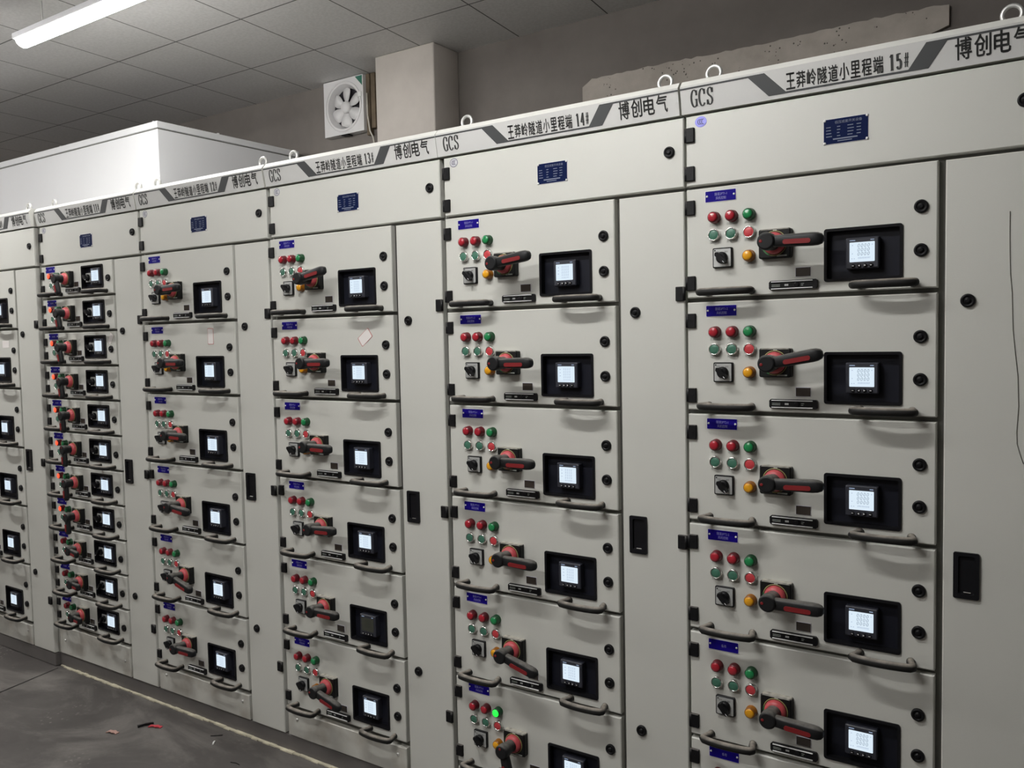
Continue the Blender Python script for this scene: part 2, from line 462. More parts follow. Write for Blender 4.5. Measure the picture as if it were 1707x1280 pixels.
def inst(name, me, parent=None, loc=(0, 0, 0), rot=(0, 0, 0)):
    o = bpy.data.objects.new(name, me)
    COL.objects.link(o)
    if parent is not None: o.parent = parent
    o.location = loc; o.rotation_euler = rot
    return o
def thing(name, label, cat, loc=(0, 0, 0), group=None):
    o = bpy.data.objects.new(name, None); COL.objects.link(o)
    o.empty_display_size = 0.05
    o.location = loc; o['label'] = label; o['category'] = cat
    if group: o['group'] = group
    return o
def tag(o, label, cat, group=None):
    o['label'] = label; o['category'] = cat
    if group: o['group'] = group
    return o
def struct(name, mb, loc=(0, 0, 0)):
    o = inst(name, mb.mesh(name), None, loc); o['kind'] = 'structure'
    return o

# ------------------------------------------------------------------ the room
X0, X1, Y0, Y1 = -7.6, 3.2, -3.3, 1.71
struct('floor', MB().box(X0, X1, Y0, Y1, -0.08, 0.0, M['floor']))
struct('ceiling', MB().box(X0, X1, Y0, Y1, CEIL, CEIL + 0.05, M['ceiling']))
struct('wall_back', MB().box(X0, X1, Y1, Y1 + 0.12, 0, CEIL, M['wall']))
struct('wall_left', MB().box(X0 - 0.12, X0, Y0, Y1, 0, CEIL, M['column']))
struct('wall_right', MB().box(X1, X1 + 0.12, Y0, Y1, 0, CEIL, M['wall']))
struct('wall_front', MB().box(X0, X1, Y0 - 0.12, Y0, 0, CEIL, M['wall']))
struct('column', MB().bbox(-2.44, -2.022, 1.492, Y1 - 0.001, 0.0, CEIL - 0.001, M['column'], 0.008, 2))
def patch():
    """a length of bare pitted concrete standing proud of the plaster, its top edge broken"""
    mb = MB(); n = 60; xa, xb = -1.238, 0.394
    top = []; 
    for i in range(n + 1):
        t = i / n; x = xa + (xb - xa) * t
        z = 2.794 + 0.003 * math.sin(9 * t) + random.uniform(-0.0045, 0.0035)
        if t < 0.03: z -= 0.03 * (1 - t / 0.03)
        if t > 0.97: z -= 0.008 * (t - 0.97) / 0.03
        top.append((x, z))
    pts = [(xb - 0.07, 2.690), (xa, 2.62)] + top + [(xb, 2.712)]
    mb.prism(pts[::1], Y1 - 0.022, Y1 - 0.0005, M['rough'])
    return mb
struct('beam', patch())

# timber battens and cable between fan and column
for i, (xa, xb, za) in enumerate(((-2.690, -2.660, 2.74), (-2.652, -2.618, 2.775))):
    o = inst('wooden_batten', MB().bbox(xa, xb, 1.678, Y1 - 0.0005, za, CEIL - 0.002, M['wood'], 0.003).mesh('wooden_batten'))
    tag(o, ('brown upright timber batten touching the side of the wall fan', 'brown upright timber batten beside the pale column')[i], 'batten')
cb = MB().tube([(-2.672, 1.668, 2.98), (-2.667, 1.664, 2.85), (-2.655, 1.668, 2.76), (-2.640, 1.678, 2.72), (-2.635, 1.695, 2.62), (-2.636, 1.704, 2.45)], 0.0045, M['cable'], 8)
tag(inst('power_cable', cb.mesh('power_cable')), 'thin off-white cable running down the wall under the fan', 'cable')

# ------------------------------------------------------------------ exhaust fan
def build_fan():
    cx, cz, h = -2.855, 2.930, 0.163
    t = thing('exhaust_fan', 'square white wall exhaust fan with a green corner sticker', 'fan', (cx, Y1, cz))
    R = 0.132
    hb = MB()
    # housing with a round opening
    sq = []; ci = []
    n = 48
    for k in range(n):
        a = 2 * PI * k / n
        c, s_ = math.cos(a), math.sin(a)
        q = h / max(abs(c), abs(s_))
        sq.append((c * q, s_ * q)); ci.append((c * R, s_ * R))
    yf = -0.052
    V = [(x, yf, z) for x, z in sq] + [(x, yf, z) for x, z in ci] + [(x, -0.001, z) for x, z in sq] + [(x * 0.86, -0.012, z * 0.86) for x, z in ci]
    F = []
    for k in range(n):
        k2 = (k + 1) % n
        F += [(k, n + k, n + k2, k2), (k, k2, 2 * n + k2, 2 * n + k), (n + k, 3 * n + k, 3 * n + k2, n + k2)]
    hb.add(V, F, M['fanwhite'])
    hb.lathe([(0.149, yf + 0.001), (0.149, yf - 0.004), (0.143, yf - 0.004), (0.143, yf + 0.001)], M['fanwhite'], n=48, closed=False)
    inst('housing', hb.mesh('housing'), t)
    dk = MB().lathe([(0.118, -0.010), (0.118, -0.0115)], M['fandark'], n=40)
    inst('dark_opening', dk.mesh('dark_opening'), t)
    bl = []
    for j in range(15):
        u = j / 14
        r = 0.028 + 0.088 * u
        w = 0.015 + 0.034 * math.sin(min(1, u * 1.15) * PI * 0.62)
        if u > 0.8: w *= math.sqrt(max(0.02, 1 - ((u - 0.8) / 0.2) ** 2))
        bl.append((r, w, u))
    mb = MB()
    V = []
    for r, w, u in bl:
        tw = 0.35
        V += [(r, -0.026 - w * tw * 0.5 , -w * 0.75), (r, -0.026 + w * tw * 0.5, w * 0.75)]
    V2 = [(x, y + 0.003, z) for x, y, z in V]
    nb = len(bl)
    F = [(2 * i, 2 * i + 1, 2 * i + 3, 2 * i + 2) for i in range(nb - 1)]
    F2 = [tuple(2 * nb + q for q in f[::-1]) for f in F]
    side = []
    for i in range(nb - 1):
        side += [(2 * i, 2 * i + 2, 2 * nb + 2 * i + 2, 2 * nb + 2 * i), (2 * i + 1, 2 * nb + 2 * i + 1, 2 * nb + 2 * i + 3, 2 * i + 3)]
    side += [(0, 2 * nb, 2 * nb + 1, 1), (2 * nb - 2, 2 * nb - 1, 4 * nb - 1, 4 * nb - 2)]
    mb.add(V + V2, F + F2 + side, M['fanwhite'], True)
    bme = mb.mesh('blade')
    for k in range(6):
        inst('blade', bme, t, (0, 0, 0), (0, math.radians(-(60 * k + 28)), 0))
    inst('hub', MB().lathe([(0.036, -0.014), (0.036, -0.034), (0.030, -0.045), (0.014, -0.050), (0.004, -0.051)], M['fanwhite'], n=28).mesh('hub'), t)
    st = MB().add([(0.10, -0.0526, 0.158), (0.157, -0.0526, 0.158), (0.157, -0.0526, 0.098)], [(0, 2, 1)], M['fangreen'])
    o = inst('corner_sticker', st.mesh('corner_sticker'), t); o['label'] = 'green triangular sticker'
    inst('bright_spot', MB().bbox(0.122, 0.150, -0.058, -0.040, 0.036, 0.066, M['white'], 0.004, 2).mesh('bright_spot'), t)  # white block stands in for a bright reflection on the housing
    inst('pull_tab', MB().bbox(-0.03, 0.03, -0.050, -0.010, -0.170, -0.161, M['black'], 0.002).mesh('pull_tab'), t)
build_fan()

# ------------------------------------------------------------------ LED battens
def make_batten(x, y, z, label, m):
    t = thing('led_batten_lamp', label, 'lamp', (x, y, z), 'hanging lamps')
    for sx in (-0.42, 0.42):
        inst('hanger', MB().tube([(sx, 0, -0.002), (sx, 0, CEIL - z)], 0.0025, M['galv'], 6).mesh('hanger'), t)
    L = 0.60
    b = MB().bbox(-L - 0.01, L + 0.01, -0.044, 0.044, -0.026, 0.0, M['batten'], 0.004, 2)
    inst('lamp_body', b.mesh('lamp_body'), t)
    m_ = m
    n = 14; V = []; F = []
    xs = [-L, -L + 0.004, L - 0.004, L]; sc = [0.86, 1, 1, 0.86]
    prof = [(0.036 * math.cos(PI * k / n + PI), 0.034 * math.sin(PI * k / n + PI)) for k in range(n + 1)]
    for xx, k_ in zip(xs, sc):
        V += [(xx, p * k_, -0.022 + q * k_) for p, q in prof]
    m = n + 1
    for i in range(3):
        F += [(i * m + k, i * m + k + 1, (i + 1) * m + k + 1, (i + 1) * m + k) for k in range(n)]
        F += [(i * m + n, i * m, (i + 1) * m, (i + 1) * m + n)]
    F += [tuple(range(m - 1, -1, -1)), tuple(range(3 * m, 4 * m))]
    inst('diffuser', MB().add(V, F, m_, True).mesh('diffuser'), t)
    inst('lead', MB().tube([(-L - 0.01, 0, -0.010), (-L - 0.03, 0, -0.006), (-L - 0.06, 0.004, 0.004)], 0.003, M['white'], 6).mesh('lead'), t)
LAB = ['lit white LED batten lamp hanging under the ceiling beside the white enclosure',
       'lit white LED batten lamp hanging over the aisle before cabinet fourteen',
       'lit white LED batten lamp hanging over the aisle before the cut-off cabinet', 'unseen added fill lamp, an LED batten over the far end of the aisle', 'unseen added fill lamp, an LED batten near the wall opposite the cabinets']
for (x, y, z, k), l in zip(TUBES, LAB): make_batten(x, y, z, l, M[('tube', 'tube1', 'tube2')[k]])

# ------------------------------------------------------------------ white enclosure behind the row
def enclosure():
    t = thing('white_enclosure', 'tall plain white steel enclosure rising behind the row of grey cabinets', 'enclosure', (-3.262, 0.68, 0))
    W, D, H = 2.9, 0.98, 2.720
    b = MB().bbox(-W, 0.0, 0.0, D, 0.0, H - 0.042, M['whitebox'], 0.003)
    inst('body', b.mesh('body'), t)
    g = MB().box(-W + 0.004, -0.004, 0.004, D - 0.004, H - 0.044, H - 0.034, M['frame'])
    inst('cap_seam', g.mesh('cap_seam'), t)
    c = MB().bbox(-W - 0.004, 0.004, -0.004, D + 0.004, H - 0.036, H, M['whitebox'], 0.003)
    inst('cap', c.mesh('cap'), t)
    s = MB()
    for q in (-0.05, -0.75, -1.25): s.lathe([(0.008, 0), (0.008, 0.001)], M['steel'])
    for k, (qx, qy) in enumerate(((-0.06, 0.02), (-1.0, 0.02), (-0.02, 0.40))):
        bm = bmesh.new(); bmesh.ops.create_cone(bm, cap_ends=True, segments=8, radius1=0.007, radius2=0.007, depth=0.01)
        o = inst('cap_bolt', MB().frombm(bm, M['white'], mtx=Matrix.Translation((qx, qy, H + 0.005))).mesh('cap_bolt'), t)
enclosure()

# ------------------------------------------------------------------ serif characters for the signs
def arc(cx, cz, rx, rz, a0, a1, n=22):
    return [(cx + rx * math.cos(math.radians(a0 + (a1 - a0) * i / n)), cz + rz * math.sin(math.radians(a0 + (a1 - a0) * i / n))) for i in range(n + 1)]
SERIF = {
 'C': [arc(.52, .5, .42, .48, 48, 318), [(.84, .95), (.84, .66)]],
 'G': [arc(.52, .5, .42, .48, 48, 312), [(.84, .95), (.84, .66)], [(.82, .44), (.82, .05)], [(.60, .44), (.99, .44)]],
 'S': [[(.80, .78), (.74, .90), (.62, .965), (.48, .975), (.32, .93), (.22, .82), (.21, .70), (.30, .60), (.48, .52), (.66, .44), (.78, .34), (.80, .22), (.70, .10), (.54, .03), (.40, .03), (.26, .08), (.17, .20), (.15, .26)], [(.82, .95), (.82, .68)], [(.14, .32), (.14, .04)]],
 '1': [[(.5, .02), (.5, .98)], [(.25, .025), (.75, .025)], [(.26, .80), (.5, .97)]],
 '2': [[(.18, .72), (.20, .86), (.34, .96), (.52, .97), (.70, .90), (.76, .74), (.66, .52), (.44, .28), (.16, .06)], [(.14, .05), (.84, .05)], [(.84, .02), (.84, .24)]],
 '3': [[(.20, .82), (.34, .95), (.54, .96), (.70, .86), (.71, .68), (.58, .55), (.40, .52)], [(.40, .52), (.62, .49), (.78, .36), (.78, .18), (.62, .04), (.40, .03), (.22, .12), (.16, .22)]],
 '4': [[(.66, .02), (.66, .98)], [(.66, .96), (.12, .28)], [(.08, .28), (.90, .28)], [(.48, .025), (.84, .025)]],
 '5': [[(.24, .96), (.24, .52)], [(.24, .95), (.80, .95)], [(.24, .54), (.40, .62), (.60, .60), (.76, .46), (.78, .26), (.66, .08), (.46, .02), (.28, .06), (.16, .20)]],
 '0': [arc(.5, .5, .34, .48, 0, 360)],
 '#': [[(.30, .06), (.42, .94)], [(.60, .06), (.72, .94)], [(.16, .64), (.88, .64)], [(.12, .36), (.84, .36)]],
}
def serif(mb, s, x, z, w, h, m, y, thick=0.29, thin=0.11, gap=0.12):
    cw = w / (len(s) + gap * (len(s) - 1))
    for i, ch in enumerate(s):
        th, tn = thick, thin
        if ch == '#': th, tn = 0.19, 0.15
        for st in SERIF[ch]:
            mb.strip(st, th * cw, tn * cw * 1.2, y, m, x + i * cw * (1 + gap), z, cw, h)

# ------------------------------------------------------------------ meshes shared by the drawers
PITCH_Z = 0.2878
UW = 0.583               # width of a drawer front
def front_panel(h, win):
    """door front from v=0 down to -h, with the window opening cut out"""
    x0, x1, z0, z1 = win
    mb = MB()
    b = 0.0025; t = 0.021
    xs = [0, b, x0, x1, UW - b, UW]; zs = [-h, -h + b, z0, z1, -b, 0]
    def Y(i, j): return b if i in (0, 5) or j in (0, 5) else 0.0
    V = [(xs[i], Y(i, j), zs[j]) for i in range(6) for j in range(6)]
    F = []
    for i in range(5):
        for j in range(5):
            if i == 2 and j == 2: continue
            F.append((i * 6 + j, (i + 1) * 6 + j, (i + 1) * 6 + j + 1, i * 6 + j + 1))
    per = [(i, 0) for i in range(6)] + [(5, j) for j in range(1, 6)] + [(i, 5) for i in range(4, -1, -1)] + [(0, j) for j in range(4, 0, -1)]
    base = len(V)
    V += [(xs[i], t, zs[j]) for i, j in per]
    n = len(per)
    for k in range(n):
        i, j = per[k]; i2, j2 = per[(k + 1) % n]
        F.append((i * 6 + j, base + k, base + (k + 1) % n, i2 * 6 + j2))
    mb.add(V, F, M['paint'])
    return mb.mesh('front_panel')

def window_frame(x0, x1, z0, z1):
    mb = MB(); w = 0.0065; d = 0.017
    o = rounded(x0, x1, z0, z1, 0.006); i_ = rounded(x0 + w, x1 - w, z0 + w, z1 - w, 0.004)
    n = len(o)
    V = [(x, 0.0, z) for x, z in o] + [(x, -0.0035, z) for x, z in o] + [(x, -0.0035, z) for x, z in i_] + [(x, d, z) for x, z in i_]
    F = []
    for k in range(n):
        k2 = (k + 1) % n
        for l in range(3): F.append((l * n + k, (l + 1) * n + k, (l + 1) * n + k2, l * n + k2))
    mb.add(V, [f[::-1] for f in F], M['blackgloss'])
    mb.add([(x, d, z) for x, z in i_], [tuple(range(n))], M['navy'])
    return mb.mesh('meter_window')

def meter_body(cx, cz):
    mb = MB(); w, h = 0.036, 0.036
    mb.rbox(cx - w, cx + w, cz - h, cz + h, -0.006, 0.0165, 0.003, M['meter'], ch=0.0025)
    mb.text('PZ80L', cx - 0.027, cz + 0.0285, 0.0024, M['keywhite'], -0.0063) if False else None
    # small marks along the top and the four keys under the screen
    mb.box(cx - 0.027, cx - 0.015, -0.0064, -0.0061, cz + 0.0285, cz + 0.0302, M['lcdfaint'])
    mb.box(cx + 0.018, cx + 0.026, -0.0064, -0.0061, cz + 0.0285, cz + 0.0302, M['lcdfaint'])
    for k in range(4):
        kx = cx - 0.0195 + 0.013 * k
        mb.lathe([(0.0042, -0.006), (0.0042, -0.0085), (0.003, -0.0092)], M['black'], kx, cz - 0.0285, n=12)
        s = 0.0022
        if k == 1: mb.add([(kx + s, -0.0094, cz - 0.0285 + s), (kx + s, -0.0094, cz - 0.0285 - s), (kx - s, -0.0094, cz - 0.0285)], [(0, 2, 1)], M['keywhite'])
        elif k == 2: mb.add([(kx - s, -0.0094, cz - 0.0285 + s), (kx - s, -0.0094, cz - 0.0285 - s), (kx + s, -0.0094, cz - 0.0285)], [(0, 1, 2)], M['keywhite'])
        else: mb.box(kx - s, kx + s, -0.0095, -0.0093, cz - 0.0292, cz - 0.0279, M['keywhite'])
    return mb.mesh('power_meter')

def meter_screen(cx, cz, style):
    mb = MB(); w, h = 0.0272, 0.0225
    zc = cz + 0.0025
    pts = rounded(cx - w, cx + w, zc - h, zc + h, 0.0015)
    mb.prism(pts, -0.0068, -0.0055, M['screenoff'] if style == 'off' else M['screen'])
    y = -0.0071
    if style == 'zeros':
        for k in range(3): mb.text('000.0' if k == 9 else '0000', cx - 0.0095, zc + 0.0105 - 0.0095 * k, 0.0082, M['lcdink'], y, width=0.026, shear=0.2, bold=-0.012, spacing=1.25)
        mb.text('00000000', cx - 0.0085, zc - 0.0158, 0.0042, M['lcdfaint'], y, width=0.026, shear=0.2, spacing=1.1)
        for a, c in ((-0.022, 0.015), (-0.022, -0.004), (0.021, 0.015), (-0.018, -0.0155), (-0.023, -0.0155)):
            mb.box(cx + a, cx + a + 0.0025, y - 0.0001, y, zc + c, zc + c + 0.0012, M['lcdfaint'])
    elif style == 'digits':
        for k in range(4): mb.text('8888', cx - 0.0085, zc + 0.0115 - 0.0075 * k, 0.0062, M['lcdfaint'], y, width=0.023, shear=0.15, bold=-0.02, spacing=1.25)
        mb.text('88888', cx - 0.0085, zc - 0.0170, 0.0038, M['lcdfaint'], y, width=0.023, bold=-0.02)
        for k in range(3): mb.box(cx - 0.021, cx - 0.0165, y - 0.0001, y, zc + 0.013 - 0.009 * k, zc + 0.0142 - 0.009 * k, M['lcdfaint'])
    elif style == 'off':
        for k in range(3): mb.text('8888', cx - 0.0095, zc + 0.0095 - 0.0095 * k, 0.0078, M['offink'], y, width=0.026, shear=0.15, bold=-0.02)
    return mb.mesh('screen')

def lamp_mesh(rim):
    return MB().lathe([(0.0150, 0.0), (0.0150, -0.003), (0.0140, -0.004), (0.0140, -0.016), (0.0128, -0.019), (0.0112, -0.0195)], M[rim], n=24).mesh('indicator_lamp')
def lens_mesh(m):
    return MB().lathe([(0.0112, -0.0185), (0.0112, -0.0200), (0.0085, -0.0215), (0.004, -0.0222), (0.0012, -0.0224)], M[m], n=24).mesh('lens')
def button_ring():
    return MB().lathe([(0.0152, 0.0), (0.0152, -0.006), (0.0146, -0.0105), (0.0125, -0.0110), (0.0122, -0.0085)], M['chrome'], n=24, closed=False).mesh('push_button')
def button_cap(m):
    return MB().lathe([(0.0122, -0.004), (0.0122, -0.0092), (0.0112, -0.0100), (0.004, -0.0103)], M[m], n=24).mesh('button_cap')
def hinge_mesh(h=0.037, w=0.0235):
    mb = MB()
    mb.rbox(0.0, w, -h, 0, -0.007, 0.0, 0.002, M['hinge'], ch=0.0015)
    mb.tube([(0.001, -0.003, -h + 0.001), (0.001, -0.003, -0.001)], 0.005, M['hinge'], 8)
    mb.lathe([(0.0022, -0.0068), (0.0022, -0.0078)], M['black'], w * 0.55, -h / 2, n=10)
    return mb.mesh('hinge')
def plate_mesh(lines):
    mb = MB(); w, h = 0.0405, 0.0145
    mb.prism(rounded(-w, w, -h, h, 0.002), -0.0010, 0.0, M['plateedge'])
    mb.prism(rounded(-w + 0.0012, w - 0.0012, -h + 0.0012, h - 0.0012, 0.0016), -0.0014, -0.0009, M['blue'])
    n = len(lines)
    for i, l in enumerate(lines):
        hh = 0.0078
        z = (0.0010 if i == 0 else -0.0092) if n == 2 else -0.004
        mb.text(l, 0.001, z, hh, M['bluewhite'], -0.0017, wscale=0.80, align='C')
    for sx in (-1, 1):
        mb.lathe([(0.0026, -0.0012), (0.0026, -0.0024), (0.0014, -0.003)], M['white'], sx * (w - 0.0055), 0.001, n=12)
    return mb.mesh('name_plate')
def captions():
    mb = MB()
    for x, z, s in ((0.075, -0.098, '正转指示'), (0.120, -0.098, '反转指示'), (0.165, -0.098, '停止指示'), (0.075, -0.1415, '正转启动'), (0.120, -0.1415, '反转启动'), (0.165, -0.1415, '停止按钮'), (0.164, -0.199, '过载指示')):
        mb.text(s, x, z, 0.0068, M['greyink'], -0.0004, align='C', width=0.029)
    return mb.mesh('caption_lettering')
def selector_plate(s=0.0250):
    mb = MB()
    mb.rbox(-s, s, -s, s, -0.008, 0.0, 0.003, M['black'], ch=0.001)
    i = s - 0.003
    mb.prism(rounded(-i, i, -i, i, 0.002), -0.0088, -0.0078, M['silver'])
    mb.text('手动', -0.016, 0.0125, 0.0042, M['ink'], -0.0091, wscale=0.9)
    mb.text('自动', 0.007, 0.0125, 0.0042, M['ink'], -0.0091, wscale=0.9)
    mb.lathe([(0.0022, -0.0088), (0.0022, -0.0092)], M['ink'], -0.0185, 0.0185, n=10)
    return mb.mesh('selector_switch')
def selector_knob():
    mb = MB()
    mb.lathe([(0.0145, -0.008), (0.0145, -0.014), (0.0130, -0.018), (0.010, -0.019)], M['black'], n=24)
    bm = bmesh.new()
    pts = [(-0.016, 0.0), (-0.012, 0.0055), (0.010, 0.0065), (0.0195, 0.003), (0.0195, -0.003), (0.010, -0.0065), (-0.012, -0.0055)]
    mb.prism(pts, -0.031, -0.014, M['black'])
    mb.box(0.013, 0.019, -0.0315, -0.0308, -0.0008, 0.0008, M['keywhite'])
    return mb.mesh('knob')
def switch_base(s=0.0385):
    mb = MB()
    mb.rbox(-s, s, -0.0355, 0.0355, -0.0195, 0.0, 0.005, M['swplate'], ch=0.003)
    mb.lathe([(0.0305, -0.0190), (0.0305, -0.0204), (0.0285, -0.0204)], M['goldring'], n=32, closed=False)
    # green segment of the position ring, lower side
    pts = arc(0, 0, 0.0312, 0.0312, 168, 245, 10) + arc(0, 0, 0.0275, 0.0275, 245, 168, 10)
    mb.prism(pts, -0.0212, -0.0190, M['greenring'])
    mb.box(0.006, 0.030, -0.0200, -0.0193, -0.0322, -0.0285, M['greyink'])
    mb.box(-0.003, 0.006, -0.0200, -0.0193, 0.0300, 0.0325, M['greyink'])
    return mb.mesh('rotary_switch')
def switch_ring():
    return MB().lathe([(0.0268, -0.0190), (0.0268, -0.0225), (0.0255, -0.0285), (0.0225, -0.0330), (0.0185, -0.0345)], M['redring'], n=32).mesh('position_ring')
def lever_mesh(sx=1.0, sy=1.0):
    mb = MB()
    mb.lathe([(0.0185, -0.0320), (0.0178, -0.0500), (0.0195, -0.0580), (0.0212, -0.0640), (0.0212, -0.0850), (0.0195, -0.0885), (0.0165, -0.0895)], M['lever'], n=28)
    # arm: loft of rounded sections along x
    secs = [(0.004, 0.0135, 0.011, -0.073), (0.022, 0.0138, 0.0115, -0.0735), (0.045, 0.0145, 0.0125, -0.0745), (0.075, 0.0152, 0.013, -0.0755), (0.105, 0.0158, 0.0132, -0.0760), (0.117, 0.0148, 0.0125, -0.0760), (0.1255, 0.0115, 0.0095, -0.0758), (0.1295, 0.006, 0.005, -0.0755)]
    n = 16; V = []; F = []
    for x, hz, hy, cy in secs:
        for k in range(n):
            a = 2 * PI * k / n
            c, s_ = math.cos(a), math.sin(a)
            e = 0.62
            V.append((x, cy + hy * math.copysign(abs(c) ** e, c), hz * math.copysign(abs(s_) ** e, s_)))
    for i in range(len(secs) - 1):
        F += [(i * n + k, i * n + (k + 1) % n, (i + 1) * n + (k + 1) % n, (i + 1) * n + k) for k in range(n)]
    F += [tuple(range(n)), tuple(range((len(secs) - 1) * n + n - 1, (len(secs) - 1) * n - 1, -1))]
    mb.add(V, F, M['lever'], True)
    mb.lathe([(0.0038, -0.0890), (0.0038, -0.0902), (0.0024, -0.0902)], M['grip'], -0.011, 0.0, n=12)
    mb.v = [((x - 0.02) * sx + 0.02 if x > 0.0215 else x, -0.030 + (y + 0.030) * sy, z) for x, y, z in mb.v]
    return mb.mesh('lever')
def grip_mesh(sx=1.0, sy=1.0):
    pts = arc(0.046, -0.004, 0.0055, 0.0055, 90, 270, 8) + arc(0.098, -0.004, 0.0055, 0.0055, -90, 90, 8)
    pts = [((x - 0.02) * sx + 0.02, z) for x, z in pts]
    return MB().prism(pts, -0.030 - 0.0602 * sy, -0.030 - 0.050 * sy, M['grip']).mesh('grip_inlay')
def pull_mesh():
    P = [(-0.055, 0.001, 0), (-0.057, -0.012, 0), (-0.0635, -0.030, 0), (-0.0650, -0.037, 0), (-0.060, -0.043, 0), (-0.045, -0.0465, 0), (-0.02, -0.0495, 0), (0, -0.0500, 0)]
    P = P + [(-x, y, z) for x, y, z in P[-2::-1]]
    r = [0.0098, 0.0092, 0.0090, 0.0094, 0.0098, 0.0098, 0.0098, 0.0098]
    r = r + r[-2::-1]
    mb = MB().tube(P, r, M['handle'], 12, flat=1.0)
    return mb.mesh('pull_handle')
def lock_mesh():
    mb = MB().lathe([(0.0148, 0.0), (0.0148, -0.004), (0.0135, -0.0065), (0.0095, -0.0065), (0.0088, -0.0045), (0.0060, -0.0045), (0.0055, -0.0075), (0.0030, -0.0080)], M['black'], n=24)
    mb.box(-0.0045, 0.0045, -0.0085, -0.0078, -0.0010, 0.0010, M['blackgloss'])
    return mb.mesh('lock')
def slider_mesh():
    mb = MB(); w, h = 0.057, 0.0112
    pts = [(-w, -h + 0.004), (-w + 0.004, -h), (w - 0.003, -h), (w, -h + 0.003), (w, h - 0.003), (w - 0.003, h), (-w + 0.004, h), (-w, h - 0.004)]
    mb.prism(pts, -0.008, 0.0, M['black'])
    mb.lathe([(0.0062, -0.008), (0.0062, -0.0105), (0.004, -0.0105)], M['blackgloss'], 0.010, 0.0, n=16)
    mb.box(-0.050, -0.030, -0.0084, -0.0079, 0.0005, 0.0018, M['greyink'])
    mb.box(-0.050, -0.030, -0.0084, -0.0079, -0.0030, -0.0017, M['greyink'])
    mb.box(-0.019, -0.010, -0.0085, -0.0079, -0.0022, 0.0022, M['silver'])
    mb.box(0.020, 0.027, -0.0084, -0.0079, 0.001, 0.0022, M['greyink'])
    mb.box(0.020, 0.025, -0.0084, -0.0079, -0.0028, -0.0016, M['greyink'])
    return mb.mesh('interlock_slider')
def rail_mesh():
    return MB().bbox(-0.051, 0.047, -0.0108, -0.0075, -0.0011, 0.0011, M['rail'], 0.0004).mesh('rail')
def small_window():
    mb = MB().box(-0.018, 0.018, -0.0012, 0.0, -0.0112, 0.0112, M['plateedge'])
    mb.box(-0.0172, 0.0172, -0.0018, -0.0010, -0.0104, 0.0104, M['glassbrown'])
    return mb.mesh('inspection_window')

WIN = (0.342, 0.513, -0.2525, -0.1295)
WIN11 = (0.341, 0.512, -0.1165, -0.0145)
G = dict(
    panel=front_panel(0.2765, (WIN[0] + 0.004, WIN[1] - 0.004, WIN[2] + 0.004, WIN[3] - 0.004)),
    panel11=front_panel(0.1435, (WIN11[0] + 0.004, WIN11[1] - 0.004, WIN11[2] + 0.004, WIN11[3] - 0.004)),
    win=window_frame(*WIN), win11=window_frame(*WIN11),
    meter=meter_body(0, 0), zeros=meter_screen(0, 0, 'zeros'), digits=meter_screen(0, 0, 'digits'), off=meter_screen(0, 0, 'off'),
    lamp_red=lamp_mesh('lrim_red'), lamp_green=lamp_mesh('lrim_green'), lamp_yellow=lamp_mesh('lrim_yellow'),
    lred=lens_mesh('lred'), lgreen=lens_mesh('lgreen'), lyellow=lens_mesh('lyellow'), lred_on=lens_mesh('lred_on'), lgreen_on=lens_mesh('lgreen_on'),
    ring=button_ring(), bgreen=button_cap('bgreen'), bred=button_cap('bred'),
    hinge=hinge_mesh(), hinge11=hinge_mesh(0.034), cap=captions(), sel=selector_plate(), sel11=selector_plate(0.0225), knob=selector_knob(),
    base=switch_base(), rring=switch_ring(), lever=lever_mesh(), grip=grip_mesh(), lever11=lever_mesh(0.52, 0.72), grip11=grip_mesh(0.52, 0.72), pull=pull_mesh(), lock=lock_mesh(),
    slider=slider_mesh(), rail=rail_mesh(), iwin=small_window())
PLATES = {}
def plate(lines):
    k = tuple(lines)
    if k not in PLATES: PLATES[k] = plate_mesh(lines)
    return PLATES[k]

LAMP_LABEL = {'red': 'red indicator lamp', 'green': 'green indicator lamp', 'yellow': 'amber indicator lamp'}
def lamp(t, c, x, z, on=False):
    o = inst('indicator_lamp', G['lamp_' + c], t, (x, 0, z)); o['label'] = ('lit ' if on else '') + LAMP_LABEL[c]
    inst('lens', G['l' + c + ('_on' if on else '')], o)
def button(t, c, x, z):
    o = inst('push_button', G['ring'], t, (x, 0, z)); o['label'] = ('dull green' if c == 'green' else 'red') + ' push button in a chrome ring'
    inst('button_cap', G['b' + c], o)
def rotary(t, x, z, ang, s=''):
    o = inst('rotary_switch', G['base'], t, (x, 0, z))
    r = inst('position_ring', G['rring'], o); r['label'] = 'red ring'
    a = (0, -math.radians(ang), 0)
    inst('lever', G['lever' + s], o, rot=a)
    g = inst('grip_inlay', G['grip' + s], o, rot=a); g['label'] = 'red inlay'
def meter(t, x, z, style):
    o = inst('power_meter', G['meter'], t, (x, 0, z))
    s = inst('screen', G[style], o)
    s['label'] = 'dark unlit screen' if style == 'off' else 'lit pale blue screen'
def slider(t, x, z):
    o = inst('interlock_slider', G['slider'], t, (x, 0, z))
    for s in (0.0085, -0.0085): inst('rail', G['rail'], o, (0, 0, s))

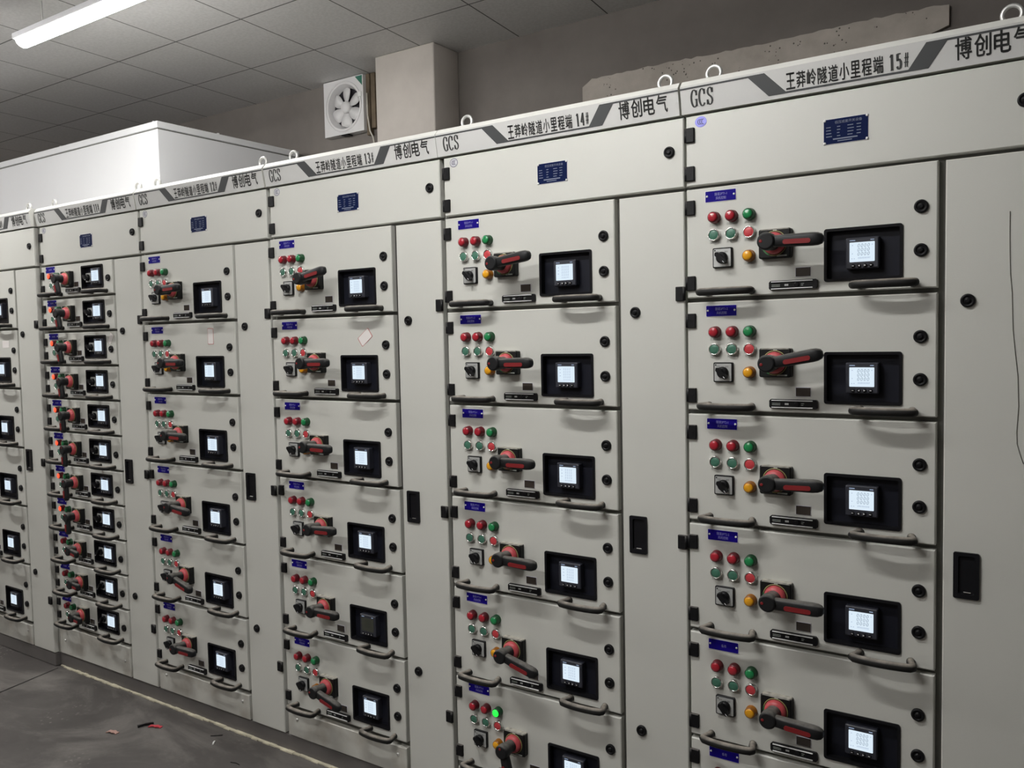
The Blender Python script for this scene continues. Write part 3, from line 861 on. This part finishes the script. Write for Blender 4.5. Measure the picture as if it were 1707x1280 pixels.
def drawer(label, x, y, ztop, ang, style, plate_lines, green_on=False, amber=True, full=True):
    t = thing('withdrawable_unit', label, 'drawer unit', (x, y, ztop), 'grey withdrawable switchgear drawers')
    inst('front_panel', G['panel'], t)
    for v in (-0.0285, -0.2205): inst('hinge', G['hinge'], t, (0, 0, v))
    inst('name_plate', plate(plate_lines), t, (0.0905, 0, -0.0235))
    for c, lx in (('red', 0.0755), ('red', 0.1205), ('green', 0.1650)): lamp(t, c, lx, -0.0770, green_on and c == 'green')
    for c, lx in (('green', 0.0745), ('green', 0.1195), ('red', 0.1645)): button(t, c, lx, -0.1205)
    lamp(t, 'yellow', 0.1640, -0.1785)
    o = inst('selector_switch', G['sel'], t, (0.0965, 0, -0.1790)); inst('knob', G['knob'], o, rot=(0, math.radians(48), 0))
    rotary(t, 0.2305, -0.1545, ang)
    inst('meter_window', G['win'], t); meter(t, 0.4275, -0.1905, style)
    for v in (-0.0965, -0.1925): inst('lock', G['lock'], t, (0.5500, 0, v))
    slider(t, 0.2705, -0.2550)
    inst('inspection_window', G['iwin'], t, (0.2935, 0, -0.2255))
    for u in (0.1120, 0.4790): inst('pull_handle', G['pull'], t, (u, 0, -0.2640))
    inst('caption_lettering', G['cap'], t)
    return t

def small_drawer(label, x, y, ztop, ang, on, knob):
    t = thing('withdrawable_unit', label, 'drawer unit', (x, y, ztop), 'grey withdrawable switchgear drawers')
    inst('front_panel', G['panel11'], t)
    for v in (-0.024, -0.086): inst('hinge', G['hinge11'], t, (0, 0, v))
    inst('name_plate', plate(['隧道照明']), t, (0.080, 0, -0.0160))
    lamp(t, 'red', 0.0950, -0.0470, on); lamp(t, 'green', 0.1450, -0.0470)
    button(t, 'green', 0.0950, -0.0900); button(t, 'red', 0.1450, -0.0900)
    rotary(t, 0.2350, -0.0665, ang, '11')
    inst('meter_window', G['win11'], t)
    o = inst('selector_switch', G['sel11'], t, (0.3790, 0.0165, -0.0670)); inst('knob', G['knob'], o, rot=(0, math.radians(knob), 0))
    meter(t, 0.4560, -0.0650, 'digits')
    inst('lock', G['lock'], t, (0.5500, 0, -0.0770))
    slider(t, 0.2720, -0.1180)
    inst('inspection_window', G['iwin'], t, (0.2960, 0, -0.0920))
    for u in (0.1120, 0.4790): inst('pull_handle', G['pull'], t, (u, 0, -0.1320))
    return t

# ------------------------------------------------------------------ cabinets
Z1 = 1.900
WORDS = {15: 'fifteen', 14: 'fourteen', 13: 'thirteen', 12: 'twelve', 11: 'eleven'}
ORD = ['topmost', 'second from the top', 'third from the top', 'fourth from the top', 'fifth from the top', 'sixth from the top', 'seventh from the top', 'eighth from the top', 'ninth from the top', 'tenth from the top', 'lowest']
SIGN_OFF = {15: 0.0, 14: -0.0085, 13: -0.002, 12: 0.0005, 11: -0.0005, 10: 0.0}
CX = {15: 0.0, 14: -0.7910, 13: -1.5925, 12: -2.3970, 11: -3.1960, 10: -3.998}

def sign_mesh():
    mb = MB()
    # profile in y,z, pushed along x
    prof = [(0.030, 2.090), (-0.006, 2.090), (-0.0175, 2.1570), (-0.0030, 2.1725), (0.030, 2.1725)]
    xa, xb = -0.0085, 0.7850
    n = len(prof)
    V = [(xa, y, z) for y, z in prof] + [(xb, y, z) for y, z in prof]
    mb.add(V, [(1, 1 + n, 2 + n, 2)], M['sign'])
    mb.add(V, [(2, 2 + n, 3 + n, 3), (3, 3 + n, 4 + n, 4)], M['litband'])
    mb.add(V, [(0, n, 1 + n, 1), (4, 4 + n, n, 0), tuple(range(n)), tuple(range(2 * n - 1, n - 1, -1))], M['paint'])
    return mb.mesh('header_sign')
def sign_y(z): return -0.006 - 0.0115 * (z - 2.090) / 0.067 - 0.0006
def tilt(mb):
    mb.v = [(x, sign_y(z) + y, z) for x, y, z in mb.v]
    return mb
def sign_lettering(num):
    mb = MB()
    zt, zb = 2.1525, 2.0985
    S = M['stripe']
    def poly(pts): mb.add([(x, 0, z) for x, z in pts], [tuple(range(len(pts)))[::-1]], S)
    poly([(0.163, zt), (0.207, zt), (0.260, zb), (0.215, zb)])
    poly([(0.560, zt), (0.604, zt), (0.5635, zb), (0.520, zb)])
    w = 0.0044
    poly([(-0.0085, zt), (0.166, zt), (0.168, zt - w), (-0.0085, zt - w)])
    poly([(0.600, zt), (0.7850, zt), (0.7850, zt - w), (0.598, zt - w)])
    poly([(0.255, zb + w), (0.525, zb + w), (0.523, zb), (0.258, zb)])
    I = M['ink']
    serif(mb, 'GCS', 0.0185, 2.1030, 0.060, 0.0420, I, -0.0002)
    for i, ch in enumerate('王莽岭隧道小里程端'):
        mb.text(ch, 0.2575 + i * 0.02425, 2.1060, 0.036, I, -0.0002, width=0.0205, heavy=0.022)
    serif(mb, str(num) + '#', 0.4840, 2.1070, 0.042, 0.0340, I, -0.0002, thick=0.42, thin=0.16, gap=0.18)
    for i, ch in enumerate('博创电气'):
        mb.text(ch, 0.6160 + i * 0.0360, 2.1040, 0.0440, I, -0.0002, width=0.0305, heavy=0.022)
    return tilt(mb).mesh('sign_lettering')
SIGN = sign_mesh()

def panel_mesh(name, x0, x1, z0, z1, m):
    b = 0.0025
    mb = MB()
    V = [(x0 + b, 0, z0 + b), (x1 - b, 0, z0 + b), (x1 - b, 0, z1 - b), (x0 + b, 0, z1 - b), (x0, b, z0), (x1, b, z0), (x1, b, z1), (x0, b, z1), (x0, 0.0215, z0), (x1, 0.0215, z0), (x1, 0.0215, z1), (x0, 0.0215, z1)]
    F = [(0, 1, 2, 3), (0, 4, 5, 1), (1, 5, 6, 2), (2, 6, 7, 3), (3, 7, 4, 0), (4, 8, 9, 5), (5, 9, 10, 6), (6, 10, 11, 7), (7, 11, 8, 4), (8, 11, 10, 9)]
    return mb.add(V, F, m).mesh(name)
def rating_plate():
    mb = MB(); w, h = 0.0495, 0.0290
    mb.box(-w, w, -0.0010, 0.0, -h, h, M['plateedge'])
    mb.box(-w + 0.0008, w - 0.0008, -0.0014, -0.0008, -h + 0.0008, h - 0.0008, M['navyplate'])
    T = M['navytext']
    mb.text('低压成套开关设备', 0.006, 0.0165, 0.0068, T, -0.0017, align='C', width=0.060)
    for r in range(4):
        z = 0.0090 - 0.0070 * r
        for x, ww in ((-0.0435, 0.012), (-0.019, 0.007), (0.004, 0.013), (0.024, 0.010)):
            k = ww * random.uniform(0.75, 1.1)
            mb.box(x, x + k, -0.0017, -0.0013, z, z + 0.0017, T)
    mb.box(-0.028, 0.026, -0.0017, -0.0013, -0.0195, -0.0165, T)
    mb.box(-0.018, 0.014, -0.0017, -0.0013, -0.0240, -0.0220, T)
    for sx in (-1, 1):
        for sz in (-1, 1):
            mb.lathe([(0.0030, -0.0012), (0.0030, -0.0026), (0.0014, -0.0032)], M['white'], sx * (w - 0.003), sz * (h - 0.003), n=12)
    return mb.mesh('rating_plate')
def ccc_mesh(blue):
    mb = MB(); rx, rz = 0.0155, 0.0135
    mb.prism(arc(0, 0, rx, rz, 0, 350, 35), -0.0006, 0, M['cccblue'] if blue else M['cccwhite'])
    V = [(p[0], -0.0009, p[1]) for p in arc(0, 0, rx * 0.97, rz * 0.97, 0, 350, 35)] + [(p[0], -0.0009, p[1]) for p in arc(0, 0, rx * 0.87, rz * 0.85, 0, 350, 35)]
    mb.add(V, [(i, (i + 1) % 36, 36 + (i + 1) % 36, 36 + i) for i in range(36)], M['cccblue'] if blue else M['cccink'])
    for k in range(3):
        mb.strip(arc(-0.0035 + 0.0048 * k, 0, 0.0040, 0.0062, 60, 300, 14), 0.0020, 0.0011, -0.0010, M['cccink'])
    return mb.mesh('certification_sticker')
def grip_pull():
    mb = MB(); w, h = 0.0255, 0.0515
    o = rounded(-w, w, -h, h, 0.004); i_ = rounded(-w + 0.010, w - 0.008, -h + 0.010, h - 0.008, 0.005)
    n = len(o)
    V = [(x, 0.0, z) for x, z in o] + [(x, -0.006, z) for x, z in o] + [(x, -0.006, z) for x, z in i_] + [(x * 0.94, -0.0005, z * 0.94) for x, z in i_]
    F = []
    for k in range(n):
        k2 = (k + 1) % n
        for l in range(3): F.append((l * n + k, l * n + k2, (l + 1) * n + k2, (l + 1) * n + k))
    F.append(tuple(range(3 * n, 4 * n)))
    mb.add(V, F, M['blackgloss'])
    mb.bbox(-0.006, 0.010, -0.005, -0.001, -h + 0.0125, -h + 0.0155, M['chrome'], 0.001)
    return mb.mesh('recessed_grip')
def eye_mesh():
    mb = MB()
    bm = bmesh.new()
    R, r = 0.0185, 0.0048
    V = []; F = []; n1, n2 = 24, 8
    for i in range(n1):
        a = 2 * PI * i / n1
        for j in range(n2):
            b = 2 * PI * j / n2
            V.append(((R + r * math.cos(b)) * math.cos(a), r * math.sin(b), 0.026 + (R + r * math.cos(b)) * math.sin(a)))
    for i in range(n1):
        for j in range(n2):
            F.append((i * n2 + j, ((i + 1) % n1) * n2 + j, ((i + 1) % n1) * n2 + (j + 1) % n2, i * n2 + (j + 1) % n2))
    mb.add(V, F, M['galv'], True)
    bm.free()
    bm = bmesh.new(); bmesh.ops.create_cone(bm, cap_ends=True, segments=16, radius1=0.012, radius2=0.009, depth=0.008)
    mb.frombm(bm, M['galv'], mtx=Matrix.Translation((0, 0, 0.004)))
    return mb.mesh('lifting_eye')
def screw_mesh():
    return MB().lathe([(0.006, 0), (0.006, -0.002), (0.0035, -0.0038), (0.001, -0.0042)], M['steel'], n=14).mesh('screw')
TOPDOOR = panel_mesh('top_door', 0.0, 0.784, 1.9085, 2.0845, M['paint'])
TALL = panel_mesh('cable_door', 0.598, 0.784, 0.068, 1.8985, M['paint'])
FILL = {0.172: panel_mesh('bottom_panel', 0.0, UW, 0.068, 0.1640, M['dirty']), 0.207: panel_mesh('bottom_panel', 0.0, UW, 0.068, 0.1990, M['dirty'])}
RATING, GRIP, EYE, SCREW = rating_plate(), grip_pull(), eye_mesh(), screw_mesh()
CCC = {True: ccc_mesh(True), False: ccc_mesh(False)}
def body_mesh():
    mb = MB()
    mb.box(-0.0065, 0.7840, 0.0225, 0.62, 0.064, 2.1700, M['frame'])
    # sheet-steel sides and roof
    mb.box(-0.0072, -0.0060, 0.030, 0.62, 0.064, 2.1705, M['paint'])
    mb.box(0.7835, 0.7845, 0.024, 0.62, 0.064, 2.1705, M['paint'])
    mb.box(-0.0072, 0.7845, 0.030, 0.62, 2.1690, 2.1715, M['paint'])
    return mb.mesh('body')
BODY = body_mesh()

def cabinet(k, label, y=0.0, eyes=(), fill=0.172, stain=False):
    x = CX[k]
    t = thing('switchgear_cabinet', label, 'cabinet', (x, y, 0), 'row of grey switchgear cabinets')
    off = SIGN_OFF[k]
    inst('body', BODY, t, (off, 0, 0))
    s = inst('header_sign', SIGN, t, (off, 0, 0))
    inst('sign_lettering', sign_lettering(k), s)
    d = inst('top_door', TOPDOOR, t)
    for z in (2.055, 1.9580): inst('hinge', G['hinge'], d, (0, 0, z))
    inst('rating_plate', RATING, d, (0.390, 0, 1.9945))
    c = inst('certification_sticker', CCC[k == 15], d, (0.040, 0, 2.0670))
    if k == 15: c['label'] = 'blue oval certification sticker'
    inst('lock', G['lock'], d, (0.745, 0, 2.002))
    td = inst('cable_door', TALL, t)
    for z in (1.6545, 1.0030, 0.3400): inst('hinge', G['hinge'], td, (0.784, 0, z), (0, PI, 0)).location.z -= 0.037
    for u, z in ((0.643, 1.592), (0.647, 0.443)): inst('lock', G['lock'], td, (u, 0, z))
    inst('recessed_grip', GRIP, td, (0.645, 0, 0.9885))
    f = inst('bottom_panel', FILL[fill], t)
    for u in (0.050, 0.545): inst('screw', SCREW, f, (u, 0, 0.135))
    for u in eyes: inst('lifting_eye', EYE, t, (u, 0.052, 2.1705))
    return t

cabinet(15, 'grey switchgear cabinet signed fifteen, blue oval sticker on its top door', 0, (0.056, 0.716))
cabinet(14, 'grey switchgear cabinet signed fourteen, between cabinets thirteen and fifteen', 0, (0.055, 0.713))
cabinet(13, 'grey switchgear cabinet signed thirteen, in front of the wall fan', 0, (0.075,))
cabinet(12, 'grey switchgear cabinet signed twelve, between cabinets eleven and thirteen', 0, (0.057, 0.715))
cabinet(11, 'grey switchgear cabinet signed eleven with eleven shallow drawers', 0, (0.045, 0.720), fill=0.207)
cabinet(10, 'grey switchgear cabinet at the cut-off end of the row, standing slightly forward', -0.020, (0.655,))

# drawers
ANG = {15: [-2, 10, 1, -2, -4], 14: [8, 1, -1, -3, -18, -80], 13: [14, 1, -2, 1, -4, -19], 12: [4, 1, -2, -8, -22, -4]}
ANG = {15: [-1.4, 10.5, 2.0, 0.0, -3.0], 14: [7, 0.6, 0.5, -1, -14, -76], 13: [10, 0.4, -1, 3, 1, -14], 12: [2, 0, -1, -5, -15, 2]}
PL = {15: [['隧道2PT1-1', '风机控制'], ['隧道2PT1-2', '风机控制'], ['隧道2PT2-1', '风机控制'], ['隧道2PT2-2', '风机控制'], ['备用'], ['备用']],
      14: [['隧道1PT1-1', '风机控制'], ['隧道1PT1-2', '风机控制'], ['隧道1PT2-1', '风机控制'], ['隧道1PT2-2', '风机控制'], ['隧道1PT3-1', '风机控制'], ['隧道1PT3-2', '风机控制']]}
EXTRA = {(15, 0): ', switch lever level', (14, 5): ', green lamp lit', (14, 4): ', lever turned down', (13, 1): ', tilted paper tag on it', (12, 1): ', upright paper tag on it', (13, 4): ', screen dark', (13, 5): ', lever turned down', (12, 4): ', lever turned down', (15, 1): ', lever tilted up', (13, 0): ', lever tilted up'}
for k in (15, 14, 13, 12):
    for i in range(6):
        lab = 'drawer unit %s%s in the cabinet signed %s%s' % (ORD[i] if i < 5 else 'lowest', '', WORDS[k], EXTRA.get((k, i), ''))
        y = -0.007 if (k == 13 and i < 3) else 0.0
        ang = (ANG[k] + [0])[i]
        st = 'zeros' if k == 15 else ('off' if (k, i) == (13, 4) else 'digits')
        drawer(lab, CX[k], y, Z1 - PITCH_Z * i, ang, st, PL.get(k, PL[14])[i], green_on=(k, i) == (14, 5))
P11 = 0.15391
for i in range(11):
    lit = i < 8
    lab = 'shallow drawer unit %s in the cabinet signed eleven, red lamp %s' % (ORD[i], 'lit' if lit else 'dark')
    small_drawer(lab, CX[11], 0.0, Z1 - P11 * i, (-72, -74, -74, -80, -84, -84, -86, -84, -8, -4, -4)[i], lit, 40 if lit else 130)
for i in range(6):
    lab = 'drawer unit %s in the cut-off cabinet at the row end' % (ORD[i] if i < 5 else 'lowest')
    drawer(lab, CX[10], -0.020, Z1 - PITCH_Z * i, 0, 'digits', ['备用'])

# base channel under the row and its worn pale edge on the floor
def plinth():
    mb = MB()
    mb.bbox(-3.212, 0.795, 0.006, 0.60, 0.0005, 0.0635, M['plinth'], 0.003)
    return mb
t = thing('base_channel', 'dark grey steel base channel under cabinets eleven to fifteen', 'plinth', (0, 0, 0))
inst('channel', plinth().mesh('channel'), t)
mb = MB()
n = 120
for i in range(n):
    a = -3.20 + 4.0 * i / n; b = -3.20 + 4.0 * (i + 1) / n
    w = random.uniform(0.008, 0.014)
    if random.random() < 0.06: w = 0.005
    mb.box(a, b, -w + 0.004, 0.008, 0.0005, random.uniform(0.004, 0.007), M['cream'])
e = inst('worn_edge', mb.mesh('worn_edge'), t); e['label'] = 'worn cream paint line along the floor'
t2 = tag(inst('base_channel', MB().bbox(-4.02, -3.214, -0.016, 0.60, 0.0005, 0.0635, M['plinth'], 0.003).mesh('base_channel')), 'dark grey base channel under the cut-off cabinet at the row end', 'plinth')

# ------------------------------------------------------------------ paper tags
def tag_mesh(pts, border):
    cx = sum(p[0] for p in pts) / len(pts); cz = sum(p[1] for p in pts) / len(pts)
    mb = MB()
    q = [(a - cx, b - cz) for a, b in pts]
    mb.prism(q, -0.0005, 0.0, border)
    mb.prism([(a * 0.9, b * 0.92) for a, b in q], -0.0008, -0.0004, M['paper'])
    return mb, cx, cz
def put_tag(k, pts, border, label, y=0.0):
    mb, cx, cz = tag_mesh(pts, border)
    tag(inst('paper_tag', mb.mesh('paper_tag'), None, (CX[k] + cx, y - 0.0003, cz)), label, 'tag')
put_tag(12, rounded(0.418, 0.453, 1.527, 1.590, 0.004), M['pink'], 'upright white paper tag with pink border on cabinet twelve')
c, s = math.cos(math.radians(36)), math.sin(math.radians(36))
put_tag(13, [(0.457 + a * c - b * s, 1.5415 + a * s + b * c) for a, b in rounded(-0.030, 0.030, -0.018, 0.018, 0.004)], M['pink'], 'tilted white paper tag with pink border on cabinet thirteen', -0.007)
put_tag(11, [(0.524, 1.545), (0.549, 1.590), (0.574, 1.574), (0.542, 1.530)], M['tagedge'], 'slanted cream paper tag beside a lock on cabinet eleven')
put_tag(10, [(0.440, 1.529), (0.505, 1.529), (0.505, 1.563), (0.440, 1.563)], M['paper'], 'small square white sticker on the cut-off cabinet at the row end', -0.020)

th = MB()
P = [(0.720, 1.776), (0.720, 1.735), (0.7205, 1.697), (0.722, 1.647), (0.7255, 1.605), (0.728, 1.527), (0.733, 1.475), (0.738, 1.428), (0.740, 1.365), (0.737, 1.310), (0.738, 1.285), (0.743, 1.265), (0.750, 1.243)]
th.tube([(a, -0.0008, b) for a, b in P], 0.0007, M['thread'], 6)
tag(inst('thread', th.mesh('thread')), 'thin dark thread hanging down the tall door of cabinet fifteen', 'thread')

# ------------------------------------------------------------------ scraps on the floor
def scrap(name, x, y, w, d, h, rot, m, label, bend=0.0):
    mb = MB()
    n = 5
    V = []; 
    for i in range(n + 1):
        u = -w / 2 + w * i / n
        zz = bend * math.sin(PI * i / n)
        dd = d / 2 * (0.75 + 0.25 * math.sin(2.3 * i + 1))
        V += [(u, -dd, 0.0003 + zz), (u, dd, 0.0003 + zz * 0.6), (u, dd, 0.0003 + zz * 0.6 + h), (u, -dd, 0.0003 + zz + h)]
    F = []
    for i in range(n):
        for k in range(4): F.append((4 * i + k, 4 * i + (k + 1) % 4, 4 * i + 4 + (k + 1) % 4, 4 * i + 4 + k))
    F += [(3, 2, 1, 0), (4 * n, 4 * n + 1, 4 * n + 2, 4 * n + 3)]
    mb.add(V, F, m)
    o = inst(name, mb.mesh(name), None, (x, y, 0), (0, 0, rot))
    return tag(o, label, 'scrap')
scrap('plastic_scrap', -2.215, -0.145, 0.055, 0.022, 0.003, 0.35, M['redscrap'], 'small red plastic scrap lying on the floor', 0.004)
scrap('tape_scrap', -2.262, -0.158, 0.060, 0.014, 0.006, 1.15, M['black'], 'small black tape scrap on the floor beside the red scrap', 0.003)
scrap('paper_scrap', -2.317, -0.265, 0.050, 0.025, 0.003, 0.2, M['brownscrap'], 'small pinkish brown scrap lying on the dark floor', 0.005)
scrap('paper_scrap', -1.895, -0.108, 0.026, 0.007, 0.004, -0.9, M['white'], 'tiny white scrap on the floor near the plinth', 0.002)
wm = MB().tube([(-1.955, -0.078, 0.002), (-1.935, -0.062, 0.002), (-1.918, -0.050, 0.003)], 0.0015, M['black'], 6)
tag(inst('wire_offcut', wm.mesh('wire_offcut')), 'short black wire offcut on the floor near the tiny white scrap', 'wire')
wm = MB().tube([(-1.715, -0.170, 0.002), (-1.690, -0.163, 0.002), (-1.670, -0.166, 0.002)], 0.0013, M['black'], 6)
tag(inst('wire_offcut', wm.mesh('wire_offcut')), 'short dark wire offcut on open floor before cabinet thirteen', 'wire')
struct('trim_1', MB().add([(-3.190, -0.02, 0.0006), (-3.184, -0.02, 0.0006), (-3.110, -0.36, 0.0006), (-3.06, -0.9, 0.0006), (-3.068, -0.9, 0.0006), (-3.120, -0.36, 0.0006)], [(0, 5, 2, 1), (5, 4, 3, 2)], M['black']))
